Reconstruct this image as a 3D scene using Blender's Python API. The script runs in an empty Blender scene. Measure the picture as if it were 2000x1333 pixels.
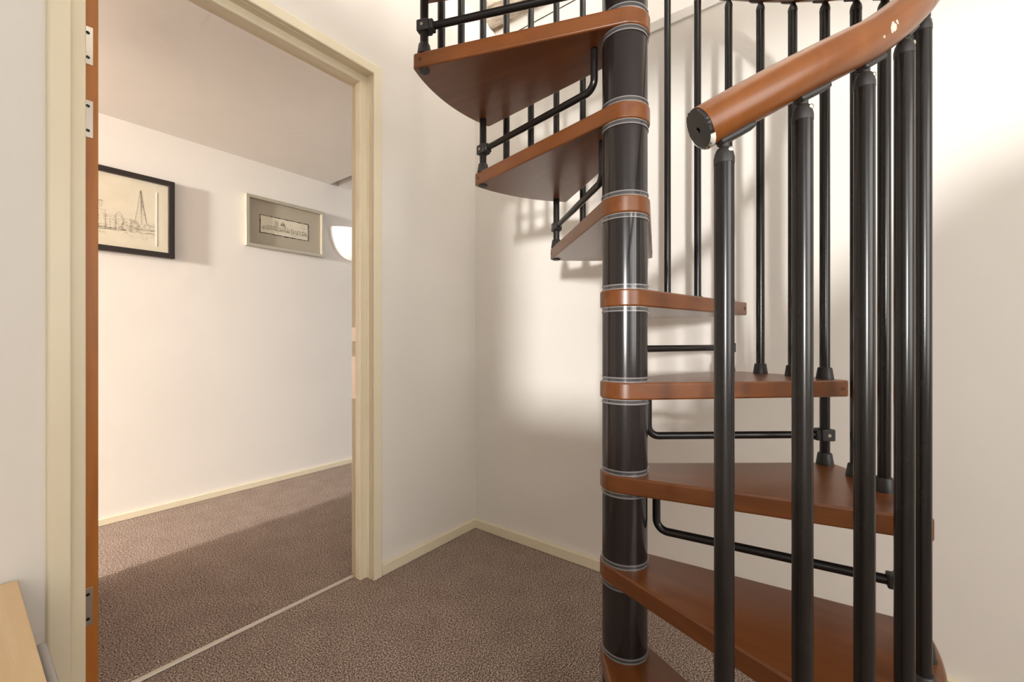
import bpy, bmesh, math, random
from mathutils import Vector, Matrix
C = bpy.context.scene
COL = C.collection
PI = math.pi
R = math.radians

# ---------------------------------------------------------------- camera
cd = bpy.data.cameras.new('camera'); cam = bpy.data.objects.new('camera', cd); COL.objects.link(cam)
cam.location = (-1.646, -1.489, 0.9585)
cam.rotation_euler = (PI/2, 0, R(-52.8))
cd.sensor_width = 36; cd.lens = 835*36/2000; cd.clip_start = 0.02
C.camera = cam

# ---------------------------------------------------------------- light and exposure
w = bpy.data.worlds.new('world'); C.world = w; w.use_nodes = True
w.node_tree.nodes['Background'].inputs[0].default_value = (0.85, 0.92, 1, 1)
w.node_tree.nodes['Background'].inputs[1].default_value = 1.0
C.view_settings.view_transform = 'Standard'; C.view_settings.look = 'None'
C.view_settings.gamma = 1; C.view_settings.use_curve_mapping = False
C.view_settings.exposure = -0.09
C.cycles.max_bounces = 10; C.cycles.diffuse_bounces = 6; C.cycles.sample_clamp_indirect = 8

def area(name, loc, direction, sx, sy, power, col=(1, 1, 1), spread=180):
    l = bpy.data.lights.new(name, 'AREA'); l.shape = 'RECTANGLE'; l.size = sx; l.size_y = sy
    l.energy = power; l.color = col; l.spread = R(spread)
    o = bpy.data.objects.new(name, l); COL.objects.link(o); o.location = loc
    o.rotation_euler = Vector(direction).to_track_quat('-Z', 'Y').to_euler()
    return o
def sun(name, direction, strength, angle, col):
    l = bpy.data.lights.new(name, 'SUN'); l.energy = strength; l.angle = R(angle); l.color = col
    o = bpy.data.objects.new(name, l); COL.objects.link(o); o.location = (-8, -5, 4)
    o.rotation_euler = Vector(direction).to_track_quat('-Z', 'Y').to_euler()
sun('sun', (1, 0.47, -0.07), 2.8, 4.0, (1, 0.98, 0.95))
area('daylight_side_window', (-3.68, -2.85, 1.5), (1, 0.15, -0.05), 1.9, 1.3, 13, (1, 0.96, 0.9))
area('daylight_front_window', (-1.9, -3.72, 1.5), (0.1, 1, -0.05), 1.8, 1.4, 50, (1, 0.96, 0.9))
area('daylight_loft_window', (-1.3, -3.8, 3.0), (0.15, 1, -0.02), 2.4, 0.5, 225, (1, 0.97, 0.93))
area('daylight_hall_window', (-6.6, 0.60, 1.72), (1, 0.06, -0.12), 0.30, 0.55, 280, (1, 0.95, 0.88), 110)
area('fill_hall_soft', (-4.6, 0.85, 1.4), (1, 0.1, 0.1), 1.0, 1.0, 1.2, (1, 0.95, 0.88))  # added soft fill to lift the hall ceiling, no window of its own

# ---------------------------------------------------------------- materials
def mat(name, col, rough=0.5, metal=0.0, spec=0.5, coat=0.0):
    m = bpy.data.materials.new(name); m.use_nodes = True
    b = m.node_tree.nodes['Principled BSDF']
    b.inputs['Base Color'].default_value = (*col, 1); b.inputs['Roughness'].default_value = rough
    b.inputs['Metallic'].default_value = metal; b.inputs['Specular IOR Level'].default_value = spec
    b.inputs['Coat Weight'].default_value = coat
    return m
def N(m, t, **kw):
    n = m.node_tree.nodes.new(t)
    for k, v in kw.items():
        if k in n.inputs: n.inputs[k].default_value = v
        else: setattr(n, k, v)
    return n
def L(m, a, ao, b, bi): m.node_tree.links.new(a.outputs[ao], b.inputs[bi])
def mottle(m, c1, c2, scale=(1, 1, 1), nscale=5.0, detail=4, bump=0.0, bscale=None, bdist=0.001, rot=(0, 0, 0), lo=0.3, hi=0.7):
    b = m.node_tree.nodes['Principled BSDF']
    tc = N(m, 'ShaderNodeTexCoord'); mp = N(m, 'ShaderNodeMapping')
    mp.inputs['Scale'].default_value = scale; mp.inputs['Rotation'].default_value = rot
    L(m, tc, 'Object', mp, 'Vector')
    no = N(m, 'ShaderNodeTexNoise', Scale=nscale, Detail=detail); L(m, mp, 'Vector', no, 'Vector')
    cr = N(m, 'ShaderNodeValToRGB')
    cr.color_ramp.elements[0].position = lo; cr.color_ramp.elements[0].color = (*c1, 1)
    cr.color_ramp.elements[1].position = hi; cr.color_ramp.elements[1].color = (*c2, 1)
    L(m, no, 'Fac', cr, 'Fac'); L(m, cr, 'Color', b, 'Base Color')
    if bump:
        nb = N(m, 'ShaderNodeTexNoise', Scale=bscale or nscale, Detail=3); L(m, tc, 'Object', nb, 'Vector')
        bp = N(m, 'ShaderNodeBump', Strength=bump, Distance=bdist); L(m, nb, 'Fac', bp, 'Height'); L(m, bp, 'Normal', b, 'Normal')
    return cr

M_wall = mat('white_plaster', (0.8, 0.8, 0.8), 0.75, spec=0.2)
mottle(M_wall, (0.77, 0.735, 0.685), (0.80, 0.765, 0.715), nscale=2.5, bump=0.25, bscale=14, bdist=0.004)
M_loft = mat('loft_white_paint', (0.85, 0.83, 0.8), 0.7, spec=0.2)
M_cream = mat('cream_gloss_paint', (0.74, 0.63, 0.42), 0.35)
mottle(M_cream, (0.78, 0.70, 0.52), (0.80, 0.72, 0.545), nscale=6, bump=0.1, bscale=25, bdist=0.002)
M_carpet = mat('brown_grey_carpet', (0.2, 0.16, 0.13), 0.95, spec=0.05)
def carpet(m):
    b = m.node_tree.nodes['Principled BSDF']
    tc = N(m, 'ShaderNodeTexCoord')
    n1 = N(m, 'ShaderNodeTexNoise', Scale=230.0, Detail=3.0, Roughness=0.7); L(m, tc, 'Object', n1, 'Vector')
    n2 = N(m, 'ShaderNodeTexNoise', Scale=9.0, Detail=3.0); L(m, tc, 'Object', n2, 'Vector')
    cr = N(m, 'ShaderNodeValToRGB'); e = cr.color_ramp.elements
    e[0].position = 0.40; e[0].color = (0.070, 0.054, 0.042, 1)
    e[1].position = 0.62; e[1].color = (0.78, 0.64, 0.54, 1)
    x = e.new(0.5); x.color = (0.29, 0.220, 0.184, 1)
    L(m, n1, 'Fac', cr, 'Fac')
    c2 = N(m, 'ShaderNodeValToRGB'); e = c2.color_ramp.elements
    e[0].position = 0.3; e[0].color = (0.86, 0.84, 0.84, 1); e[1].position = 0.7; e[1].color = (1, 1, 1, 1)
    L(m, n2, 'Fac', c2, 'Fac')
    mx = N(m, 'ShaderNodeMix', data_type='RGBA', blend_type='MULTIPLY'); mx.inputs['Factor'].default_value = 1
    m.node_tree.links.new(cr.outputs['Color'], mx.inputs[6]); m.node_tree.links.new(c2.outputs['Color'], mx.inputs[7])
    m.node_tree.links.new(mx.outputs[2], b.inputs['Base Color'])
    bp = N(m, 'ShaderNodeBump', Strength=0.7, Distance=0.004); L(m, n1, 'Fac', bp, 'Height'); L(m, bp, 'Normal', b, 'Normal')
carpet(M_carpet)
def wood(name, dark, mid, light, rot=0.0, rough=0.32, axis='x', nscale=3.0, coat=0.0):
    m = mat(name, mid, rough, spec=0.5, coat=coat); m.node_tree.nodes['Principled BSDF'].inputs['Coat Roughness'].default_value = 0.28
    b = m.node_tree.nodes['Principled BSDF']
    tc = N(m, 'ShaderNodeTexCoord'); mp = N(m, 'ShaderNodeMapping')
    s = {'x': (0.9, 9, 9), 'y': (9, 0.9, 9), 'z': (9, 9, 0.9)}[axis]
    mr = N(m, 'ShaderNodeMapping'); mr.inputs['Rotation'].default_value = (0, 0, rot)
    mp.inputs['Scale'].default_value = s
    L(m, tc, 'Object', mr, 'Vector'); L(m, mr, 'Vector', mp, 'Vector')
    n1 = N(m, 'ShaderNodeTexNoise', Scale=nscale, Detail=5.0, Roughness=0.6, Distortion=0.6); L(m, mp, 'Vector', n1, 'Vector')
    cr = N(m, 'ShaderNodeValToRGB'); e = cr.color_ramp.elements
    e[0].position = 0.28; e[0].color = (*dark, 1); e[1].position = 0.74; e[1].color = (*light, 1)
    x = e.new(0.5); x.color = (*mid, 1)
    L(m, n1, 'Fac', cr, 'Fac'); L(m, cr, 'Color', b, 'Base Color')
    bp = N(m, 'ShaderNodeBump', Strength=0.05, Distance=0.001); L(m, n1, 'Fac', bp, 'Height'); L(m, bp, 'Normal', b, 'Normal')
    return m, cr
M_tread, _ = wood('cherry_stained_beech', (0.125, 0.034, 0.005), (0.156, 0.0445, 0.0065), (0.19, 0.058, 0.009), rot=R(-19), coat=0.32)
M_rail, rail_ramp = wood('handrail_beech', (0.16, 0.046, 0.008), (0.195, 0.060, 0.010), (0.235, 0.078, 0.015), axis='z', nscale=2.0)
M_door, _ = wood('orange_door_veneer', (0.37, 0.125, 0.018), (0.43, 0.152, 0.023), (0.49, 0.18, 0.03), axis='z', rough=0.4)
M_table, _ = wood('pale_beech_table', (0.66, 0.46, 0.25), (0.74, 0.53, 0.30), (0.80, 0.60, 0.36), axis='y', rough=0.45)
M_black = mat('black_painted_steel', (0.018, 0.015, 0.014), 0.22, spec=0.42)
mottle(M_black, (0.010, 0.0085, 0.008), (0.014, 0.012, 0.011), nscale=40, bump=0.03, bscale=60)
M_column = mat('gloss_black_column', (0.016, 0.012, 0.012), 0.16, spec=0.6)
mottle(M_column, (0.014, 0.011, 0.011), (0.018, 0.014, 0.014), nscale=6)
M_plastic = mat('matt_black_plastic', (0.022, 0.020, 0.019), 0.45)
M_clear = mat('clear_plastic_washer', (0.16, 0.15, 0.155), 0.15, spec=0.8, coat=0.6)
M_clear.node_tree.nodes['Principled BSDF'].inputs['Transmission Weight'].default_value = 0.45
M_steel = mat('satin_steel', (0.62, 0.58, 0.52), 0.3, metal=1.0)
M_greytube = mat('grey_metal_tube', (0.45, 0.44, 0.44), 0.4, metal=0.3)
M_paper = mat('cream_paper', (0.72, 0.66, 0.52), 0.8)
mottle(M_paper, (0.68, 0.62, 0.485), (0.73, 0.67, 0.53), nscale=12)
M_bevel = mat('white_mat_bevel', (0.88, 0.85, 0.78), 0.6)
M_ink = mat('grey_pencil', (0.30, 0.26, 0.20), 0.9)
M_ink2 = mat('black_ink', (0.06, 0.055, 0.045), 0.9)
M_frame_b = mat('black_frame', (0.020, 0.014, 0.012), 0.4)
M_frame_s = mat('champagne_silver_frame', (0.50, 0.455, 0.36), 0.35, metal=0.35)
M_mat = mat('taupe_mount', (0.42, 0.375, 0.29), 0.8)
M_beam = mat('rustic_beam', (0.5, 0.4, 0.3), 0.9)
mottle(M_beam, (0.20, 0.13, 0.07), (0.78, 0.70, 0.60), scale=(6, 1.2, 6), nscale=4, detail=8, bump=1.0, bscale=12, bdist=0.03, lo=0.36, hi=0.6)
M_dark = mat('dark_crack', (0.08, 0.065, 0.05), 0.9)
M_lampglass = mat('opal_glass', (0.9, 0.88, 0.84), 0.25)
_b = M_lampglass.node_tree.nodes['Principled BSDF']
_b.inputs['Emission Color'].default_value = (1, 0.93, 0.84, 1); _b.inputs['Emission Strength'].default_value = 0.25
M_glass = mat('window_glass', (1, 1, 1), 0.0)
M_glass.node_tree.nodes['Principled BSDF'].inputs['Transmission Weight'].default_value = 1.0
tcw = N(M_clear, 'ShaderNodeTexCoord'); sx = N(M_clear, 'ShaderNodeSeparateXYZ'); L(M_clear, tcw, 'Object', sx, 0)
ab = N(M_clear, 'ShaderNodeMath', operation='ABSOLUTE'); L(M_clear, sx, 'Z', ab, 0)
gt = N(M_clear, 'ShaderNodeMath', operation='GREATER_THAN'); L(M_clear, ab, 'Value', gt, 0); gt.inputs[1].default_value = 0.0030
cw = N(M_clear, 'ShaderNodeValToRGB'); cw.color_ramp.elements[0].color = (0.10, 0.095, 0.098, 1); cw.color_ramp.elements[1].color = (0.40, 0.385, 0.39, 1)  # glints on the rims painted in as paler outer bands
L(M_clear, gt, 'Value', cw, 'Fac'); L(M_clear, cw, 'Color', M_clear.node_tree.nodes['Principled BSDF'], 'Base Color')
# white paint chips on the handrail: three scuffs at fixed spots of the wood
def scuffs(m, ramp, spots):
    b = m.node_tree.nodes['Principled BSDF']
    tc = N(m, 'ShaderNodeTexCoord'); no = N(m, 'ShaderNodeTexNoise', Scale=70.0, Detail=4.0)
    L(m, tc, 'Object', no, 'Vector')
    prev = None
    for (x, y, z, r) in spots:
        ds = N(m, 'ShaderNodeVectorMath', operation='DISTANCE'); L(m, tc, 'Object', ds, 0); ds.inputs[1].default_value = (x, y, z)
        ad = N(m, 'ShaderNodeMath', operation='MULTIPLY_ADD'); L(m, no, 'Fac', ad, 0); ad.inputs[1].default_value = 0.05; L(m, ds, 'Value', ad, 2)
        lt = N(m, 'ShaderNodeMath', operation='LESS_THAN'); L(m, ad, 'Value', lt, 0); lt.inputs[1].default_value = r + 0.025
        if prev is None: prev = lt
        else:
            mxn = N(m, 'ShaderNodeMath', operation='MAXIMUM'); L(m, prev, 'Value', mxn, 0); L(m, lt, 'Value', mxn, 1); prev = mxn
    mx = N(m, 'ShaderNodeMix', data_type='RGBA')
    m.node_tree.links.new(prev.outputs[0], mx.inputs[0]); m.node_tree.links.new(ramp.outputs['Color'], mx.inputs[6])
    mx.inputs[7].default_value = (0.62, 0.54, 0.46, 1)
    m.node_tree.links.new(mx.outputs[2], b.inputs['Base Color'])

# ---------------------------------------------------------------- mesh helpers
def obj(name, bm, m, parent=None, smooth=False, bevel=0, seg=2, angle=35):
    me = bpy.data.meshes.new(name)
    bmesh.ops.recalc_face_normals(bm, faces=bm.faces)
    bm.to_mesh(me); bm.free()
    o = bpy.data.objects.new(name, me); COL.objects.link(o); me.materials.append(m)
    if parent: o.parent = parent
    if bevel:
        md = o.modifiers.new('bevel', 'BEVEL'); md.width = bevel; md.segments = seg; md.limit_method = 'ANGLE'; md.angle_limit = R(40)
        md.harden_normals = False
    if smooth or bevel:
        for p in me.polygons: p.use_smooth = True
        if hasattr(me, 'set_sharp_from_angle'): me.set_sharp_from_angle(angle=R(angle))
    return o
def box(bm, x0, x1, y0, y1, z0, z1):
    v = [bm.verts.new((x, y, z)) for x in (x0, x1) for y in (y0, y1) for z in (z0, z1)]
    for f in ((0,1,3,2),(4,6,7,5),(0,4,5,1),(2,3,7,6),(0,2,6,4),(1,5,7,3)): bm.faces.new([v[i] for i in f])
def lathe(bm, prof, n=32, M=None, cap=True):
    rings = []
    for r, z in prof:
        rings.append([bm.verts.new((M or Matrix()) @ Vector((r*math.cos(2*PI*i/n), r*math.sin(2*PI*i/n), z))) for i in range(n)])
    for a, b in zip(rings, rings[1:]):
        for i in range(n): bm.faces.new((a[i], a[(i+1)%n], b[(i+1)%n], b[i]))
    if cap:
        bm.faces.new(rings[0][::-1]); bm.faces.new(rings[-1])
def ring(bm, ro, ri, z0, z1, n=48):
    lathe(bm, [(ri, z0), (ro, z0), (ro, z1), (ri, z1), (ri, z0)], n, cap=False)
    bmesh.ops.remove_doubles(bm, verts=bm.verts, dist=1e-6)
def tube(bm, pts, r, n=16, cap=True, up=Vector((0, 0, 1))):
    pts = [Vector(p) for p in pts]; rings = []; ref = None
    for i, p in enumerate(pts):
        t = (pts[min(i+1, len(pts)-1)] - pts[max(i-1, 0)]).normalized()
        if ref is None: ref = up if abs(t.dot(up)) < 0.9 else Vector((1, 0, 0))
        s = t.cross(ref).normalized(); u = s.cross(t).normalized(); ref = u
        rr = r[i] if isinstance(r, (list, tuple)) else r
        rings.append([bm.verts.new(p + s*rr*math.cos(2*PI*j/n) + u*rr*math.sin(2*PI*j/n)) for j in range(n)])
    for a, b in zip(rings, rings[1:]):
        for j in range(n): bm.faces.new((a[j], a[(j+1)%n], b[(j+1)%n], b[j]))
    if cap: bm.faces.new(rings[0][::-1]); bm.faces.new(rings[-1])
def prism(bm, pts, z0, z1):
    a = [bm.verts.new((x, y, z0)) for x, y in pts]; b = [bm.verts.new((x, y, z1)) for x, y in pts]
    n = len(pts)
    bm.faces.new(a[::-1]); bm.faces.new(b)
    for i in range(n): bm.faces.new((a[i], a[(i+1)%n], b[(i+1)%n], b[i]))
def BM(): return bmesh.new()
def empty(name, loc, rz=0, parent=None):
    o = bpy.data.objects.new(name, None); COL.objects.link(o); o.location = loc; o.rotation_euler = (0, 0, rz); o.empty_display_size = 0.1
    if parent: o.parent = parent
    return o
def tag(o, label=None, cat=None, group=None, kind=None):
    for k, v in (('label', label), ('category', cat), ('group', group), ('kind', kind)):
        if v: o[k] = v
    return o
def struct(name, bm, m, **kw): return tag(obj(name, bm, m, **kw), kind='structure')
def copy(o, parent, **kw):
    c = o.copy(); COL.objects.link(c); c.parent = parent
    for k, v in kw.items(): setattr(c, k, v)
    return c

# ---------------------------------------------------------------- room shell
OX0, OX1, OZ = -1.467, -0.6194, 2.029        # clear door opening in the wall between room and hall
WT = 0.10
LEDGE = 2.15
bm = BM(); box(bm, -7.2, 2.3, -3.9, 1.75, -0.12, 0.0)
tag(struct('floor', bm, M_carpet), 'brown grey speckled carpet covering room and hall floor')
bm = BM()                                     # wall with the doorway, running up as the stairwell side
box(bm, -7.2, OX0-0.012, 0, WT, 0, 2.66); box(bm, OX1+0.012, 0.0, 0, WT, 0, 2.66); box(bm, OX0-0.012, OX1+0.012, 0, WT, OZ+0.012, 2.66)
box(bm, 0.0, 0.16, 0, WT, 2.19, 2.66)
tag(struct('wall_back', bm, M_wall), 'white plastered wall with the doorway in it')
bm = BM(); box(bm, 0, 0.16, -3.9, WT, 0, LEDGE)
tag(struct('wall_right', bm, M_wall), 'white plastered wall behind the spiral stair')
bm = BM(); box(bm, -0.006, 0.16, -3.9, 0.0, LEDGE, LEDGE+0.04)
tag(struct('trim_1', bm, M_loft, bevel=0.003), 'white ledge board on top of the stair wall')
bm = BM(); box(bm, 0.16, 0.26, -3.9, 2.6, LEDGE, 4.3)
struct('wall_loft', bm, M_loft)
bm = BM()                                     # window wall on the left
WY0, WY1, WZ0, WZ1 = -3.78, -1.93, 0.85, 2.25
box(bm, -3.72, -3.6, -3.9, WY0, 0, 2.39); box(bm, -3.72, -3.6, WY1, 0.0, 0, 2.39)
box(bm, -3.72, -3.6, WY0, WY1, 0, WZ0); box(bm, -3.72, -3.6, WY0, WY1, WZ1, 2.39)
struct('wall_left', bm, M_wall)
bm = BM()                                     # added unseen blocker, its raking top shapes the sun patch's lower edge
v = [bm.verts.new((x, y, z)) for x in (-2.56, -2.44) for y, z in ((-1.40, 0), (-1.40, 0.66), (-2.0, 0.70), (-3.0, 1.62), (-3.8, 1.66), (-3.8, 0))]
bm.faces.new(v[:6]); bm.faces.new(v[6:][::-1])
for i in range(6): bm.faces.new((v[i], v[(i+1) % 6], v[6+(i+1) % 6], v[6+i]))
struct('wall_sun_blocker', bm, M_wall)
bm = BM()
for (a, b_, c, d) in ((WY0, WY1, WZ0, WZ0+0.05), (WY0, WY1, WZ1-0.05, WZ1), (WY0, WY0+0.05, WZ0, WZ1), (WY1-0.05, WY1, WZ0, WZ1)):
    box(bm, -3.7, -3.64, a, b_, c, d)
struct('window_1', bm, M_loft)
bm = BM()                                     # wall behind the camera with a window
box(bm, -3.6, -2.8, -3.9, -3.8, 0, 2.39); box(bm, -1.0, 0.0, -3.9, -3.8, 0, 2.39)
box(bm, -2.8, -1.0, -3.9, -3.8, 0, 0.8); box(bm, -2.8, -1.0, -3.9, -3.8, 2.2, 2.39)
struct('wall_front', bm, M_wall)
bm = BM()
for (a, b_, c, d) in ((-2.8, -1.0, 0.8, 0.85), (-2.8, -1.0, 2.15, 2.2), (-2.8, -2.75, 0.8, 2.2), (-1.05, -1.0, 0.8, 2.2), (-1.93, -1.87, 0.8, 2.2)):
    box(bm, a, b_, -3.87, -3.81, c, d)
struct('window_2', bm, M_loft)
SX0, SY0 = -1.36, -1.75                       # stairwell opening in the ceiling
bm = BM()
box(bm, -3.72, SX0, -3.9, 0, 2.39, 2.66); box(bm, SX0, 0, -3.9, SY0, 2.39, 2.66)
tag(struct('ceiling', bm, M_wall), 'white ceiling around the stairwell opening')
bm = BM()                                     # loft shell
box(bm, -3.72, 0.26, -3.9, 2.6, 4.2, 4.3); box(bm, -3.82, -3.72, -3.9, 2.6, 2.66, 4.3)
box(bm, -3.72, 0.16, -4.0, -3.9, 2.39, 4.3); box(bm, -3.72, 0.16, 2.5, 2.6, 2.66, 4.3)
struct('ceiling_loft', bm, M_loft)
# hall
bm = BM(); box(bm, -7.2, 2.3, 1.555, 1.68, 0, 2.6)
tag(struct('wall_hall', bm, M_wall), 'white hall wall hung with two framed drawings')
bm = BM(); box(bm, 2.2, 2.3, WT, 1.555, 0, 2.66)
struct('wall_hall_end', bm, M_wall)
bm = BM(); box(bm, -7.2, 0.092, WT, 1.68, 2.141, 2.66)
tag(struct('ceiling_hall', bm, M_wall), 'low flat white hall ceiling, stopping short of the wall lamp')
bm = BM(); box(bm, 0.092, 2.3, WT, 1.68, 2.56, 2.66)
struct('ceiling_hall_end', bm, M_wall)
bm = BM(); box(bm, -7.2, -7.1, WT, 1.555, 0, 2.141)
struct('wall_hall_far', bm, M_wall)

# ---------------------------------------------------------------- skirting
def skirting(name, bm, lab): return tag(struct(name, bm, M_cream, bevel=0.003), lab)
bm = BM(); box(bm, OX1+0.041, 0.0, -0.018, 0.0, 0, 0.045)
box(bm, -3.6, OX0-0.041, -0.018, 0.0, 0, 0.045)
skirting('baseboard_back', bm, 'cream skirting board between doorway and corner')
bm = BM(); box(bm, -0.018, 0.0, -3.8, -0.018, 0, 0.045)
skirting('baseboard_right', bm, 'cream skirting board behind the stair')
bm = BM(); box(bm, -7.1, 2.2, 1.537, 1.555, 0, 0.036)
skirting('baseboard_hall', bm, 'cream skirting board along the hall wall')

# ---------------------------------------------------------------- door frame (architrave, lining, stop)
def around(bm, prof, x0, x1, ztop):
    """sweep a (outward, y) profile up the left side, over the head and down the right side, mitred"""
    cols = [[], [], [], []]
    for w_, y in prof:
        cols[0].append(bm.verts.new((x0-w_, y, 0))); cols[1].append(bm.verts.new((x0-w_, y, ztop+w_)))
        cols[2].append(bm.verts.new((x1+w_, y, ztop+w_))); cols[3].append(bm.verts.new((x1+w_, y, 0)))
    n = len(prof)
    for a, b in zip(cols, cols[1:]):
        for i in range(n): bm.faces.new((a[i], a[(i+1) % n], b[(i+1) % n], b[i]))
    bm.faces.new(cols[0]); bm.faces.new(cols[3][::-1])
frame = empty('trim_2', (0, 0, 0)); tag(frame, 'cream painted doorway surround with moulded architrave', kind='structure')
bm = BM()
around(bm, [(0.0, 0.0), (0.0, -0.015), (0.001, -0.017), (0.003, -0.018), (0.035, -0.018), (0.038, -0.0165), (0.0405, -0.012), (0.0405, 0.0)], OX0, OX1, OZ)
obj('architrave', bm, M_cream, frame, smooth=True, angle=25)
bm = BM()
around(bm, [(0.012, WT+0.004), (-0.0206, WT+0.004), (-0.0206, 0.063), (-0.0310, 0.063), (-0.0318, 0.062), (-0.0318, 0.032), (-0.030, 0.0286), (-0.0015, 0.0286), (-0.0015, 0.0), (0.012, 0.0)], OX0, OX1, OZ)
obj('lining', bm, M_cream, frame)
bm = BM()
around(bm, [(-0.012, WT+0.004), (-0.012, WT+0.014), (0.041, WT+0.014), (0.041, WT)], OX0, OX1, OZ)
obj('architrave', bm, M_cream, frame, bevel=0.003)
bm = BM(); xs = OX1-0.0206; box(bm, xs-0.0016, xs+0.001, 0.070, 0.1035, 0.722, 0.896); box(bm, xs-0.0016, xs+0.001, 0.070, 0.1035, 0.957, 1.014)
sp = obj('strike_plate', bm, M_steel, frame, bevel=0.0006); sp['label'] = 'steel strike plate'
bm = BM(); box(bm, OX0, OX1, 0.066, 0.084, 0.0, 0.006)
tag(struct('trim_3', bm, mat('pale_metal_threshold', (0.62, 0.56, 0.48), 0.4, metal=0.4), bevel=0.002), 'thin pale threshold strip between the two carpets')

# ---------------------------------------------------------------- open door leaf
dx0, dx1, dy0 = -1.442, -1.399, 0.116
door = empty('door_1', (dx1, dy0, 0)); tag(door, 'orange wooden door standing open into the hall, seen edge on', kind='structure')
bm = BM(); box(bm, dx0-dx1, 0, 0, 0.758, 0.008, OZ-0.024)
obj('leaf', bm, M_door, door, bevel=0.0015)
for z0, z1 in ((1.704, 1.806), (1.507, 1.607), (0.192, 0.293)):
    bm = BM(); box(bm, -0.043, -0.0105, -0.0018, 0.001, z0, z1)
    h = obj('hinge', bm, M_steel, door, bevel=0.0006)
    for k, z in enumerate((z0+0.018, z0+0.05, z0+0.084)):
        bm = BM(); lathe(bm, [(0.0001, -0.0012), (0.0015, -0.0005), (0.0042, 0.0), (0.0042, 0.001)], 14, Matrix.Translation((-0.021 if k != 1 else -0.034, -0.0028, z)) @ Matrix.Rotation(-PI/2, 4, 'X'))
        obj('screw', bm, M_black, h)

# ---------------------------------------------------------------- loft details seen through the stairwell
bm = BM()
rnd = random.Random(4)
ys = [(-1.9 + i*0.12) for i in range(17)]
prev = None
for y in ys:
    y = min(y, -0.004)
    jit = [rnd.uniform(-0.008, 0.008) for _ in range(8)]
    base = [(0.17, 2.655), (0.12, 2.65), (0.095, 2.67), (0.09, 2.74), (0.095, 2.82), (0.12, 2.85), (0.17, 2.85)]
    cur = [bm.verts.new((x + (jit[i] if x < 0.16 else 0), y, z+jit[i])) for i, (x, z) in enumerate(base)]
    if prev:
        for i in range(7): bm.faces.new((prev[i], prev[(i+1) % 7], cur[(i+1) % 7], cur[i]))
    else: bm.faces.new(cur)
    prev = cur
    if y == -0.004: break
bm.faces.new(prev[::-1])
tag(obj('roof_beam', bm, M_beam), 'weathered pale wooden roof beam high above the stair', 'beam')
bm = BM(); box(bm, 0.158, 0.165, -3.8, -0.02, 2.583, 2.588)
tag(struct('trim_4', bm, M_dark), 'thin grey line along the upper stairwell wall')

# ---------------------------------------------------------------- spiral staircase
RISE, STEP = 0.2157, 32.4
RB, RT, RC = 0.521, 0.548, 0.0585
TH = 0.040
stair = empty('spiral_staircase', (-0.658, -1.081, 0), R(-52.8))
tag(stair, 'spiral staircase with reddish wooden treads round a gloss black column', 'staircase')
def kang(k): return 5.24 + 10.8*k           # angle of baluster k
NL = 11
# column tubes and clear washers
bm = BM(); lathe(bm, [(0.075, 0), (0.075, 0.006), (0.0535, 0.010)], 48); obj('column_base', bm, M_column, stair, smooth=True)
def tube_mesh(z0, z1):
    bm = BM(); lathe(bm, [(0.0520, z0), (0.0533, z0+0.0015), (0.0533, z1-0.0015), (0.0520, z1)], 64); return bm
me_col = None
for n in range(0, NL+1):
    z0 = n*RISE + (0.010 if n else 0.006); z1 = (n+1)*RISE - TH - 0.010
    if n == NL: z1 = 3.4
    if me_col is None or n == NL:
        o = obj('column_tube', tube_mesh(z0, z1), M_column, stair, smooth=True)
        if n: continue
    if n == 1:
        o = obj('column_tube', tube_mesh(0, z1-z0), M_column, stair, smooth=True); o.location.z = z0; me_col = o
    elif n > 1: copy(me_col, stair, location=(0, 0, z0))
def washer_bm():
    bm = BM(); ring(bm, 0.0535, 0.03, -0.0035, 0.0035); ring(bm, 0.0555, 0.031, 0.0035, 0.0062); ring(bm, 0.0555, 0.031, -0.0062, -0.0035); return bm
wz = []
for n in range(1, NL+1): wz += [n*RISE+0.0055, n*RISE-TH-0.0055]
w0 = obj('spacer_ring', washer_bm(), M_clear, stair, smooth=True); w0.location.z = wz[0]; w0['label'] = 'clear plastic spacer ring'
for z in wz[1:]: copy(w0, stair, location=(0, 0, z))
# treads: canonical outline, nose edge corner at angle 0
SPAN = 38.9
def tread_outline():
    tl = math.acos(RC/RT)
    P = lambda r, a: (r*math.cos(a), r*math.sin(a))
    pts = []
    n0 = P(RT, 0.0); t0 = P(RC, -tl); l0 = P(RT, R(SPAN)); t1 = P(RC, R(SPAN)+tl)
    def rounded(p, a, b, r=0.010, n=5):     # corner p between directions to a and b
        p, a, b = Vector(p), Vector(a), Vector(b)
        d0 = (a-p).normalized()*r; d1 = (b-p).normalized()*r
        return [tuple((1-t)**2*(p+d0) + 2*t*(1-t)*p + t*t*(p+d1)) for t in [i/n for i in range(n+1)]]
    arc = [P(RT*1.0, R(SPAN)*i/24) for i in range(1, 24)]
    pts += rounded(n0, t0, arc[0]); pts += arc[1:-1]; pts += rounded(l0, arc[-1], t1)
    a0 = R(SPAN)+tl; a1 = 2*PI - tl
    for i in range(25): pts.append(P(RC, a0 + (a1-a0)*i/24))
    return pts
TO = tread_outline()
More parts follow.
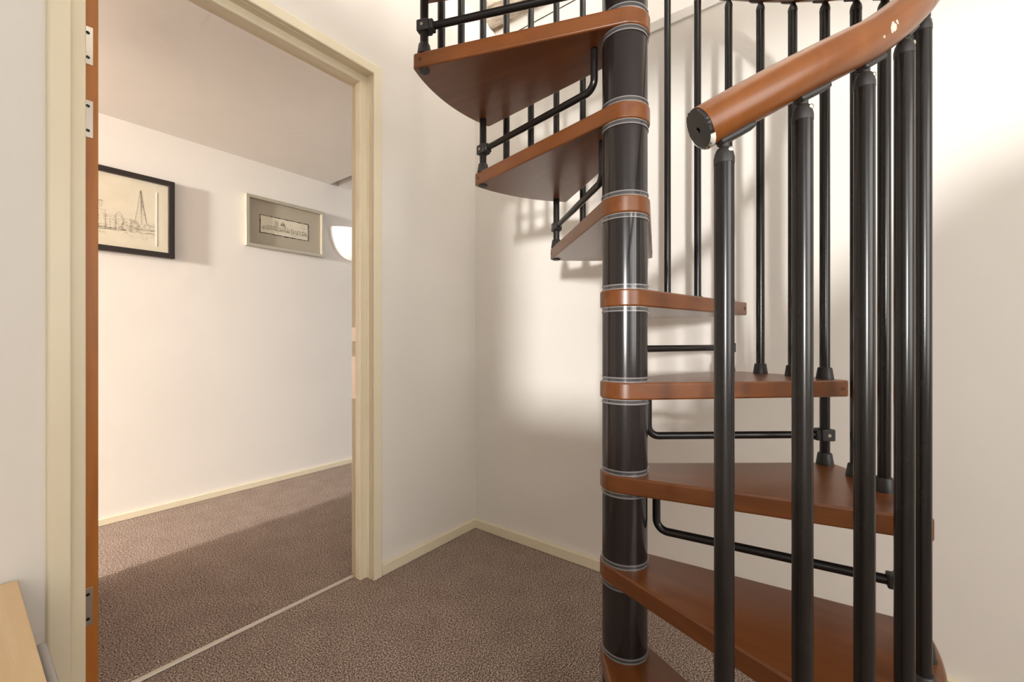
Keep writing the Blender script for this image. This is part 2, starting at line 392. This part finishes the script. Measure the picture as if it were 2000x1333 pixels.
def screw_at(parent, ang, r, z, side, m=None):
    """recessed screw on a long tread face; ang is the corner angle, side -1 nose face, +1 rear face"""
    tl = math.acos(RC/RT)
    c = Vector((RT*math.cos(ang), RT*math.sin(ang), 0)); a2 = ang + side*tl
    t = Vector((RC*math.cos(a2), RC*math.sin(a2), 0)); d = (t-c).normalized(); nrm = Vector((math.cos(a2), math.sin(a2), 0))
    p = c + d*r + Vector((0, 0, z))
    q = nrm.to_track_quat('Z', 'Y').to_matrix().to_4x4()
    bm = BM(); lathe(bm, [(0.0045, -0.002), (0.0045, 0.0006), (0.0032, 0.0008), (0.0026, -0.001), (0.0005, -0.0012)], 16, Matrix.Translation(p) @ q)
    return obj('screw', bm, m or M_plastic, parent)
first = None
for n in range(1, NL+1):
    ang = R(0.35 + STEP*(n-4))
    if first is None:
        bm = BM(); prism(bm, TO, -TH, 0)
        t = obj('tread', bm, M_tread, stair, bevel=0.004, seg=3); t.location.z = n*RISE; t.rotation_euler.z = ang
        first = t
        kids = [screw_at(t, 0, 0.020, -TH/2, -1), screw_at(t, R(SPAN), 0.022, -TH/2, 1)]
        a = R(5.24-0.35+STEP)
        bm = BM(); lathe(bm, [(0.003, -TH-0.0045), (0.0125, -TH-0.0042), (0.0150, -TH-0.001), (0.0150, -TH+0.002)], 20, Matrix.Translation((RB*math.cos(a), RB*math.sin(a), 0)))
        kids.append(obj('nut_cover', bm, M_plastic, t, smooth=True)); kids[-1]['label'] = 'round black nut cover under the tread'
    else:
        t = copy(first, stair, location=(0, 0, n*RISE), rotation_euler=(0, 0, ang))
        for c in kids: copy(c, t)
# handrail height
def rail_z(k):
    if k >= -6: return 1.407 + 0.0737*(k+6)
    if k >= -7: 
        u = k+7; return 1.337 + 0.064*u + 0.006*u*u
    return 1.337 + 0.054*(k+7)
RR = 0.0252
def rail_pt(k):
    a = R(kang(k)); return Vector((RB*math.cos(a), RB*math.sin(a), rail_z(k)))
def rail_bm(k0, k1):
    bm = BM(); n = int((k1-k0)*5)
    tube(bm, [rail_pt(k0 + (k1-k0)*i/n) for i in range(n+1)], RR, 40); return bm
KS, KJ, KE = -9.27, -5.72, 21.5
r1 = obj('handrail', rail_bm(KS, KJ), M_rail, stair, smooth=True, angle=50)
r2 = obj('handrail', rail_bm(KJ+0.016, KE), M_rail, stair, smooth=True, angle=50)
d = (rail_pt(KS)-rail_pt(KS+0.1)).normalized(); q = d.to_track_quat('Z', 'Y').to_matrix().to_4x4()
bm = BM()
rnd = random.Random(2); nn = 60; z0s = []
top = [bm.verts.new(Matrix.Translation(rail_pt(KS)) @ q @ Vector(((0.0238+rnd.uniform(-0.0012, 0.0012))*math.cos(2*PI*i/nn), (0.0238+rnd.uniform(-0.0012, 0.0012))*math.sin(2*PI*i/nn), 0.004))) for i in range(nn)]
bot = [bm.verts.new(Matrix.Translation(rail_pt(KS)) @ q @ Vector((0.0242*math.cos(2*PI*i/nn), 0.0242*math.sin(2*PI*i/nn), -0.001))) for i in range(nn)]
inn = [bm.verts.new(Matrix.Translation(rail_pt(KS)) @ q @ Vector((0.0035*math.cos(2*PI*i/nn), 0.0035*math.sin(2*PI*i/nn), 0.0042))) for i in range(nn)]
dp = [bm.verts.new(Matrix.Translation(rail_pt(KS)) @ q @ Vector((0.0028*math.cos(2*PI*i/nn), 0.0028*math.sin(2*PI*i/nn), 0.0005))) for i in range(nn)]
for A, B in ((bot, top), (top, inn), (inn, dp)):
    for i in range(nn): bm.faces.new((A[i], A[(i+1) % nn], B[(i+1) % nn], B[i]))
bm.faces.new(dp); bm.faces.new(bot[::-1])
ec = obj('end_cap', bm, M_plastic, r1); ec['label'] = 'dark grey end cap with ragged rim'
bm = BM()                                     # smear of dried white filler round the lower rim of the cap
Tq = Matrix.Translation(rail_pt(KS)) @ q; qi = q.to_3x3().inverted() @ Vector((0.55, 0.25, -0.8)); a_mid = math.atan2(qi.y, qi.x)
rr_ = []
for i in range(25):
    t = -1 + i/12; a_ = a_mid + t*1.15; wd = 0.0026*(1-abs(t)**1.5) + rnd.uniform(0, 0.0006)
    rr_.append([bm.verts.new(Tq @ Vector((r_*math.cos(a_), r_*math.sin(a_), z_))) for r_, z_ in ((0.0253, -0.001-wd*0.6), (0.0256, 0.0012), (0.0250-wd, 0.0046), (0.0236, 0.001))])
for A, B in zip(rr_, rr_[1:]):
    for i in range(4): bm.faces.new((A[i], A[(i+1) % 4], B[(i+1) % 4], B[i]))
gl = obj('filler_smear', bm, M_bevel, r1, smooth=True, angle=80); gl['label'] = 'white dried filler'
scuffs(M_rail, rail_ramp, [(0.2021, -0.5071, 1.3538, 0.003), (0.1981, -0.5089, 1.3445, 0.0052), (0.1940, -0.5100, 1.3390, 0.003), (0.1794, -0.5151, 1.328, 0.0008), (-0.003, -0.5448, 1.2465, 0.0008)])
# balusters
BR = 0.0112
def lower_foot(bm, z):
    lathe(bm, [(0.0190, z), (0.0190, z+0.003), (0.0155, z+0.027), (0.0140, z+0.029), (BR, z+0.0292)], 24)
nrun = 0
bmF = BM(); lower_foot(bmF, 0.0)
foot_proto = None
for k in range(-9, 22):
    a = R(kang(k)); px, py = RB*math.cos(a), RB*math.sin(a)
    rb = rail_z(k) - RR*1.13
    ztube = rb - 0.030
    if k % 3 == 0:
        lv = k//3 + 3; base = lv*RISE if lv > 0 else 0.0; feet = [base, (lv+1)*RISE]
    else:
        lv = k//3 + 4; base = lv*RISE; feet = [base]
    if lv > NL: continue
    bm = BM(); lathe(bm, [(BR, base), (BR, ztube)], 28)
    b = obj('baluster', bm, M_black, stair, smooth=True); b.location = (px, py, 0)
    b.rotation_euler.z = a
    for fz in feet:
        if fz > NL*RISE + 0.01: continue
        if foot_proto is None: f = obj('foot', bmF, M_plastic, b, smooth=True); foot_proto = f
        else: f = copy(foot_proto, b)
        f.location = (0, 0, fz)
    # swivel cap, pin and saddle under the rail; local x points outwards, local y along the rail
    bm = BM(); lathe(bm, [(BR+0.0003, ztube), (BR+0.0003, ztube+0.007), (0.0103, ztube+0.013), (0.0082, ztube+0.018), (0.0060, ztube+0.0195)], 24)
    tube(bm, [(0, 0.000, ztube+0.012), (0, 0.0005, rb-0.003)], [0.0062, 0.0058], 14)
    obj('swivel_cap', bm, M_plastic, b, smooth=True)
    sl = (rail_z(k+0.3)-rail_z(k-0.3))/(0.6*R(10.8)*RB)
    bm = BM(); an = math.atan(sl)
    T = Matrix.Translation((0, 0, rb)) @ Matrix.Rotation(an, 4, 'X')
    for sx, ly, lz in ((1, 0, 0),):
        v = []
        for y in (-0.008, 0.038):
            for x in (-0.0075, 0.0075):
                for z in (-0.0055, 0.002): v.append(bm.verts.new(T @ Vector((x, y, z))))
        for f in ((0,1,3,2),(4,6,7,5),(0,4,5,1),(2,3,7,6),(0,2,6,4),(1,5,7,3)): bm.faces.new([v[i] for i in f])
    obj('rail_bracket', bm, M_plastic, b, bevel=0.0025)
    side = -1 if k >= 0 else 1
    # screw faces sideways out of the swivel cap, towards the outside of the stair
    bm = BM(); lathe(bm, [(0.0030, 0.0), (0.0030, 0.0035), (0.0018, 0.0042)], 14, Matrix.Translation((0.0065, 0.0035, ztube+0.0145)) @ Matrix.Rotation(PI/2, 4, 'Y'))
    s = obj('screw', bm, M_steel, b, smooth=True); s['label'] = 'bright steel screw'
# safety bars between consecutive treads, clamped on the long balusters
bar0 = None
for n in range(2, NL):
    ak = kang(3*(n-3)); rot = R(ak); z = n*RISE + 0.075
    if bar0 is None:
        bm = BM()
        end = Vector((0.0745*math.cos(R(20.6)), 0.0745*math.sin(R(20.6)), 0)); cl = Vector((RB-0.004, 0.0, 0))
        dirn = (end-cl).normalized(); rad = 0.026; pts = [cl + dirn*0.0]
        knee = end - dirn*rad
        for i in range(1, 11): pts.append(cl + (knee-cl)*i/10)
        for i in range(1, 9):
            t = (PI/2)*i/8; pts.append(knee + dirn*rad*math.sin(t) + Vector((0, 0, rad*(1-math.cos(t)))))
        pts.append(Vector((end.x, end.y, RISE-TH-0.075+0.0015)))
        tube(bm, pts, 0.0093, 18, up=Vector((0, 0, 1)))
        bar = obj('safety_bar', bm, M_black, stair, smooth=True, angle=50); bar0 = bar
        bar.location.z = z; bar.rotation_euler.z = rot
        bm = BM()
        # clamp block: body round the baluster plus a lip towards the bar
        P0 = cl + dirn*0.034
        yv = Vector((-dirn.y, dirn.x, 0)); 
        def blk(a0, a1, w_, z0, z1):
            v = []
            for s_ in (a0, a1):
                for t_ in (-w_, w_):
                    for zz in (z0, z1):
                        p = Vector((RB, 0, 0)) + dirn*s_ + yv*t_; v.append(bm.verts.new((p.x, p.y, zz)))
            for f in ((0,1,3,2),(4,6,7,5),(0,4,5,1),(2,3,7,6),(0,2,6,4),(1,5,7,3)): bm.faces.new([v[i] for i in f])
        blk(-0.0165, 0.019, 0.0155, -0.015, 0.015)
        blk(0.017, 0.030, 0.0125, -0.013, 0.013)
        clm = obj('clamp', bm, M_plastic, bar, bevel=0.003)
        kd = [clm]; scs = []
        for s_ in (-1, 1):
            nrm = yv*s_; q = nrm.to_track_quat('Z', 'Y').to_matrix().to_4x4()
            p = Vector((RB, 0, 0)) + nrm*0.0152
            bm = BM(); lathe(bm, [(0.0042, 0), (0.0042, 0.0012), (0.0022, 0.0012), (0.0018, 0.0004)], 16, Matrix.Translation(p) @ q)
            kd.append(obj('screw', bm, M_steel, bar, smooth=True))
    else:
        bar = copy(bar0, stair, location=(0, 0, z), rotation_euler=(0, 0, rot))
        for c in kd: copy(c, bar)

# ---------------------------------------------------------------- pictures on the hall wall (face y = YW)
YW = 1.555
def frame_bm(x0, x1, z0, z1, b, d, y1=YW-0.001):
    bm = BM()
    o = [(x0, z0), (x1, z0), (x1, z1), (x0, z1)]; i_ = [(x0+b, z0+b), (x1-b, z0+b), (x1-b, z1-b), (x0+b, z1-b)]
    V = lambda P, y: [bm.verts.new((x, y, z)) for x, z in P]
    of, inf, inb, ob = V(o, y1-d), V(i_, y1-d), V(i_, y1), V(o, y1)
    for A, B in ((of, inf), (inf, inb), (inb, ob), (ob, of)):
        for k in range(4): bm.faces.new((A[k], A[(k+1) % 4], B[(k+1) % 4], B[k]))
    return bm
class Ink:
    def __init__(s, y, th): s.bm = BM(); s.y = y; s.th = th
    def line(s, x0, z0, x1, z1, w=None):
        w = (w or s.th)/2; dx, dz = x1-x0, z1-z0; l = math.hypot(dx, dz) or 1e-6
        nx, nz = -dz/l*w, dx/l*w
        a = [(x0+nx, z0+nz), (x0-nx, z0-nz), (x1-nx, z1-nz), (x1+nx, z1+nz)]
        s.bm.faces.new([s.bm.verts.new((x, s.y, z)) for x, z in a])
    def poly(s, pts, w=None, jit=0.0):
        for (a, b), (c, d_) in zip(pts, pts[1:]):
            s.line(a+rd.uniform(-jit, jit), b+rd.uniform(-jit, jit), c, d_, w)
rd = random.Random(11)
# large drawing in a black frame
x0, x1, z0, z1 = -1.47, -0.864, 1.429, 1.866
pic = empty('framed_drawing', (-1.167, YW, 1.429)); tag(pic, 'black framed pencil drawing of riverside buildings and a tall pointed tower on the hall wall', 'picture')
ox, oy, oz = pic.location
def loc_child(o, p=None):
    o.parent = p or pic; o.location = (-ox, -oy, -oz); return o
loc_child(obj('frame', frame_bm(x0, x1, z0, z1, 0.028, 0.030), M_frame_b, bevel=0.0015))
bm = BM(); box(bm, x0+0.02, x1-0.02, YW-0.012, YW-0.004, z0+0.02, z1-0.02)
sheet = loc_child(obj('sheet', bm, M_paper))
bm = BM(); box(bm, -0.9455, -0.941, YW-0.0135, YW-0.011, 1.487, 1.79);  # mount bevel, its bright reflection put into the white colour
loc_child(obj('mount_edge', bm, M_bevel))
ink = Ink(YW-0.0126, 0.0011)
def building(ink, x, w_, zb, h, roof=0, win=True, f=1.0):
    ink.poly([(x, zb), (x, zb+h), (x+w_, zb+h), (x+w_, zb)], jit=0.001)
    if roof: ink.poly([(x, zb+h), (x+w_/2, zb+h+roof), (x+w_, zb+h)])
    if win:
        nz = max(1, int(h/(0.013*f))); nx = max(1, int(w_/(0.010*f)))
        for i in range(nz):
            for j in range(nx):
                if rd.random() < 0.8:
                    wx = x + (j+0.3)*w_/nx; wz_ = zb + (i+0.35)*h/nz
                    ink.line(wx, wz_, wx+0.35*w_/nx*rd.uniform(0.7, 1.2), wz_+rd.uniform(-0.001, 0.001), 0.004*f*rd.uniform(0.3, 1))
                    if rd.random() < 0.5: ink.line(wx, wz_, wx, wz_+0.006*f)
zb = 1.548
X = -1.40
for w_, h, rf in ((0.05, 0.075, 0.0), (0.045, 0.09, 0.02), (0.06, 0.085, 0.0), (0.062, 0.105, 0.0), (0.03, 0.095, 0.0), (0.038, 0.072, 0.0), (0.03, 0.078, 0.018), (0.035, 0.066, 0.0), (0.028, 0.055, 0.01)):
    building(ink, X, w_, zb, h, rf); X += w_
ink.poly([(-1.175, zb+0.105), (-1.178, zb+0.14), (-1.166, zb+0.14), (-1.168, zb+0.105)])
ink.line(-1.181, zb+0.141, -1.163, zb+0.141, 0.003)
# pointed tower
ink.poly([(-1.038, 1.60), (-1.028, 1.66), (-1.0165, 1.755), (-1.0125, 1.782)], 0.0016)
ink.poly([(-0.985, 1.60), (-0.998, 1.68), (-1.0075, 1.755), (-1.0115, 1.785)], 0.0022)
ink.poly([(-1.008, 1.60), (-1.0095, 1.68), (-1.012, 1.77)], 0.0012)
for i in range(26):
    t = rd.random(); z = 1.60 + 0.16*t; hw = 0.024*(1-t)
    xx = -1.0105 + rd.uniform(0.0, 1)*hw
    ink.line(xx, z, xx-0.0015, min(z+rd.uniform(0.01, 0.03), 1.765), 0.0009)
for i in range(12):
    z = 1.60+i*0.0125; hw = 0.024*(1-(z-1.6)/0.17)
    ink.line(-1.011-hw, z, -1.011+hw, z+rd.uniform(-0.002, 0.002), 0.0006)
ink.line(-1.0125, 1.765, -1.011, 1.778, 0.005)
# hills, shore and reflections
ink.poly([(-0.985, 1.60), (-0.965, 1.597), (-0.948, 1.588)]); ink.poly([(-1.06, 1.612), (-1.045, 1.615), (-1.04, 1.60)])
for i in range(300):
    x = rd.uniform(-1.40, -0.952); base_z = 1.552 + (0.018 if x > -1.07 else 0)*rd.random()
    z = base_z + rd.gauss(0, 0.010 if x > -1.08 else 0.005)
    ink.line(x, z, min(x+rd.uniform(0.003, 0.018), -0.947), z+rd.uniform(-0.003, 0.003), rd.uniform(0.0006, 0.0018))
for i in range(120):
    x = rd.uniform(-1.11, -0.955); z = rd.uniform(1.558, 1.605); ink.line(x, z, x+rd.uniform(-0.004, 0.004), z+rd.uniform(-0.012, 0.012), 0.0009)
for i in range(40):
    x = rd.uniform(-1.35, -0.96); z = 1.538-rd.random()*0.02; ink.line(x, z, x, z-rd.uniform(0.004, 0.012), 0.0007)
ink.line(-1.42, 1.546, -1.10, 1.543, 0.0015)
loc_child(obj('pencil_drawing', ink.bm, M_ink))
# small ink view in a champagne frame
x0, x1, z0, z1 = -0.494, 0.031, 1.575, 1.909
pic = empty('framed_drawing', (-0.2315, YW, 1.575)); tag(pic, 'silvery framed small ink drawing of a domed skyline, nearer the hall wall lamp', 'picture')
ox, oy, oz = pic.location
loc_child(obj('frame', frame_bm(x0, x1, z0, z1, 0.020, 0.034), M_frame_s, bevel=0.0015))
bm = BM(); box(bm, x0+0.015, x1-0.015, YW-0.008, YW-0.004, z0+0.015, z1-0.015)
loc_child(obj('mount', bm, M_mat))
bm = BM()
def ragged(x0, x1, z0, z1, n, j):
    P = []
    for i in range(n): P.append((x0+(x1-x0)*i/n, z0+rd.uniform(-j, j)))
    for i in range(n//3): P.append((x1+rd.uniform(-j, j), z0+(z1-z0)*i/(n//3)))
    for i in range(n): P.append((x1-(x1-x0)*i/n, z1+rd.uniform(-j, j)))
    for i in range(n//3): P.append((x0+rd.uniform(-j, j), z1-(z1-z0)*i/(n//3)))
    return P
def sheet_bm(P, y0, y1):
    bm = BM(); a = [bm.verts.new((x, y0, z)) for x, z in P]; b = [bm.verts.new((x, y1, z)) for x, z in P]
    bm.faces.new(a); bm.faces.new(b[::-1])
    for i in range(len(P)): bm.faces.new((a[i], a[(i+1) % len(P)], b[(i+1) % len(P)], b[i]))
    return bm
bm.free()
loc_child(obj('torn_edge', sheet_bm(ragged(-0.404, -0.077, 1.677, 1.799, 36, 0.0022), YW-0.0088, YW-0.0075), M_ink2))
loc_child(obj('sheet', sheet_bm(ragged(-0.399, -0.082, 1.682, 1.794, 36, 0.0012), YW-0.0098, YW-0.008), M_paper))
ink = Ink(YW-0.0102, 0.0010)
X = -0.392
while X < -0.105:
    c = (X+0.245)/0.14; w_ = rd.uniform(0.010, 0.020); h = 0.016 + 0.012*max(0, 1-abs(c)) + rd.uniform(0, 0.008)
    building(ink, X, w_, 1.708, h, rd.choice((0, 0.006, 0)), f=0.55); X += w_
cx, cz = -0.255, 1.742
ink.poly([(cx-0.017, cz), (cx-0.017, cz+0.006)]+[(cx-0.015*math.cos(t*PI/10), cz+0.008+0.020*math.sin(t*PI/10)) for t in range(11)]+[(cx+0.017, cz+0.006), (cx+0.017, cz)], 0.0016)
ink.line(cx, cz+0.027, cx, cz+0.040, 0.0022)
for i in range(14): ink.line(cx-0.013+i*0.002, cz+0.004, cx-0.010+i*0.0015, cz+0.022, 0.0008)
for tx in (-0.290, -0.304): ink.poly([(tx-0.004, cz-0.005), (tx-0.004, cz+0.020), (tx, cz+0.034), (tx+0.004, cz+0.020), (tx+0.004, cz-0.005)], 0.0016)
for i in range(260):
    x = rd.uniform(-0.393, -0.092); z = 1.706+abs(rd.gauss(0, 0.010)); ink.line(x, z, x+rd.uniform(-0.004, 0.006), z+rd.uniform(-0.004, 0.004), rd.uniform(0.0006, 0.0016))
for i in range(60):
    x = rd.uniform(-0.392, -0.092); z = 1.704-rd.random()*0.012; ink.line(x, z, x+rd.uniform(0.002, 0.010), z, 0.0007)
for i in range(50):
    x = rd.uniform(-0.130, -0.088); z = rd.uniform(1.705, 1.785); ink.line(x, z, x+rd.uniform(-0.006, 0.006), z+rd.uniform(-0.006, 0.006), 0.0009)
loc_child(obj('ink_drawing', ink.bm, M_ink2))

# ---------------------------------------------------------------- wall uplighter
lampo = empty('wall_uplighter', (0.275, YW, 1.60)); tag(lampo, 'white half bowl uplighter on the hall wall, partly behind the door frame', 'wall lamp')
bm = BM(); ra, rbz, rd_ = 0.185, 0.232, 0.13; nu, nv = 28, 16
grid = []
for j in range(nv+1):
    ph = (PI/2)*j/nv
    grid.append([bm.verts.new((ra*math.sin(ph)**0.9*math.cos(PI*i/nu) if ph else 0, -rd_*(math.sin(ph)**0.9 if ph else 0)*math.sin(PI*i/nu)-0.001, 0.22-rbz*math.cos(ph))) for i in range(nu+1)])
for j in range(nv):
    for i in range(nu): bm.faces.new((grid[j][i], grid[j][i+1], grid[j+1][i+1], grid[j+1][i]))
bmesh.ops.remove_doubles(bm, verts=bm.verts, dist=1e-5)
o = obj('shade', bm, M_lampglass, lampo, smooth=True, angle=80)
md = o.modifiers.new('thickness', 'SOLIDIFY'); md.thickness = 0.005; md.offset = -1
bm = BM(); box(bm, -0.07, 0.07, -0.018, 0.0, 0.09, 0.19); obj('wall_plate', bm, M_loft, lampo, bevel=0.004)

# ---------------------------------------------------------------- low table in the near left corner
tb = empty('side_table', (-1.80, -0.33, 0)); tag(tb, 'low pale beech table with grey metal frame by the left wall', 'table')
bm = BM(); box(bm, -0.40, 0.248, -0.31, 0.31, 0.396, 0.42); obj('tabletop', bm, M_table, tb, bevel=0.002)
for x in (-0.38, 0.274):
    for y in (-0.27, 0.215):
        bm = BM(); tube(bm, [(x, y, 0), (x, y, 0.293 if x > 0 else 0.396)], 0.010, 16); obj('leg', bm, M_greytube, tb, smooth=True)
bm = BM(); tube(bm, [(0.274, -0.27, 0.293), (0.274, 0.215, 0.293)], 0.010, 16); obj('side_rail', bm, M_greytube, tb, smooth=True)
bm = BM(); box(bm, 0.20, 0.235, -0.26, -0.24, 0.285, 0.397); box(bm, 0.20, 0.27, -0.26, -0.24, 0.285, 0.30); box(bm, 0.20, 0.235, 0.18, 0.20, 0.285, 0.397); box(bm, 0.20, 0.27, 0.18, 0.20, 0.285, 0.30); obj('bracket', bm, M_greytube, tb)
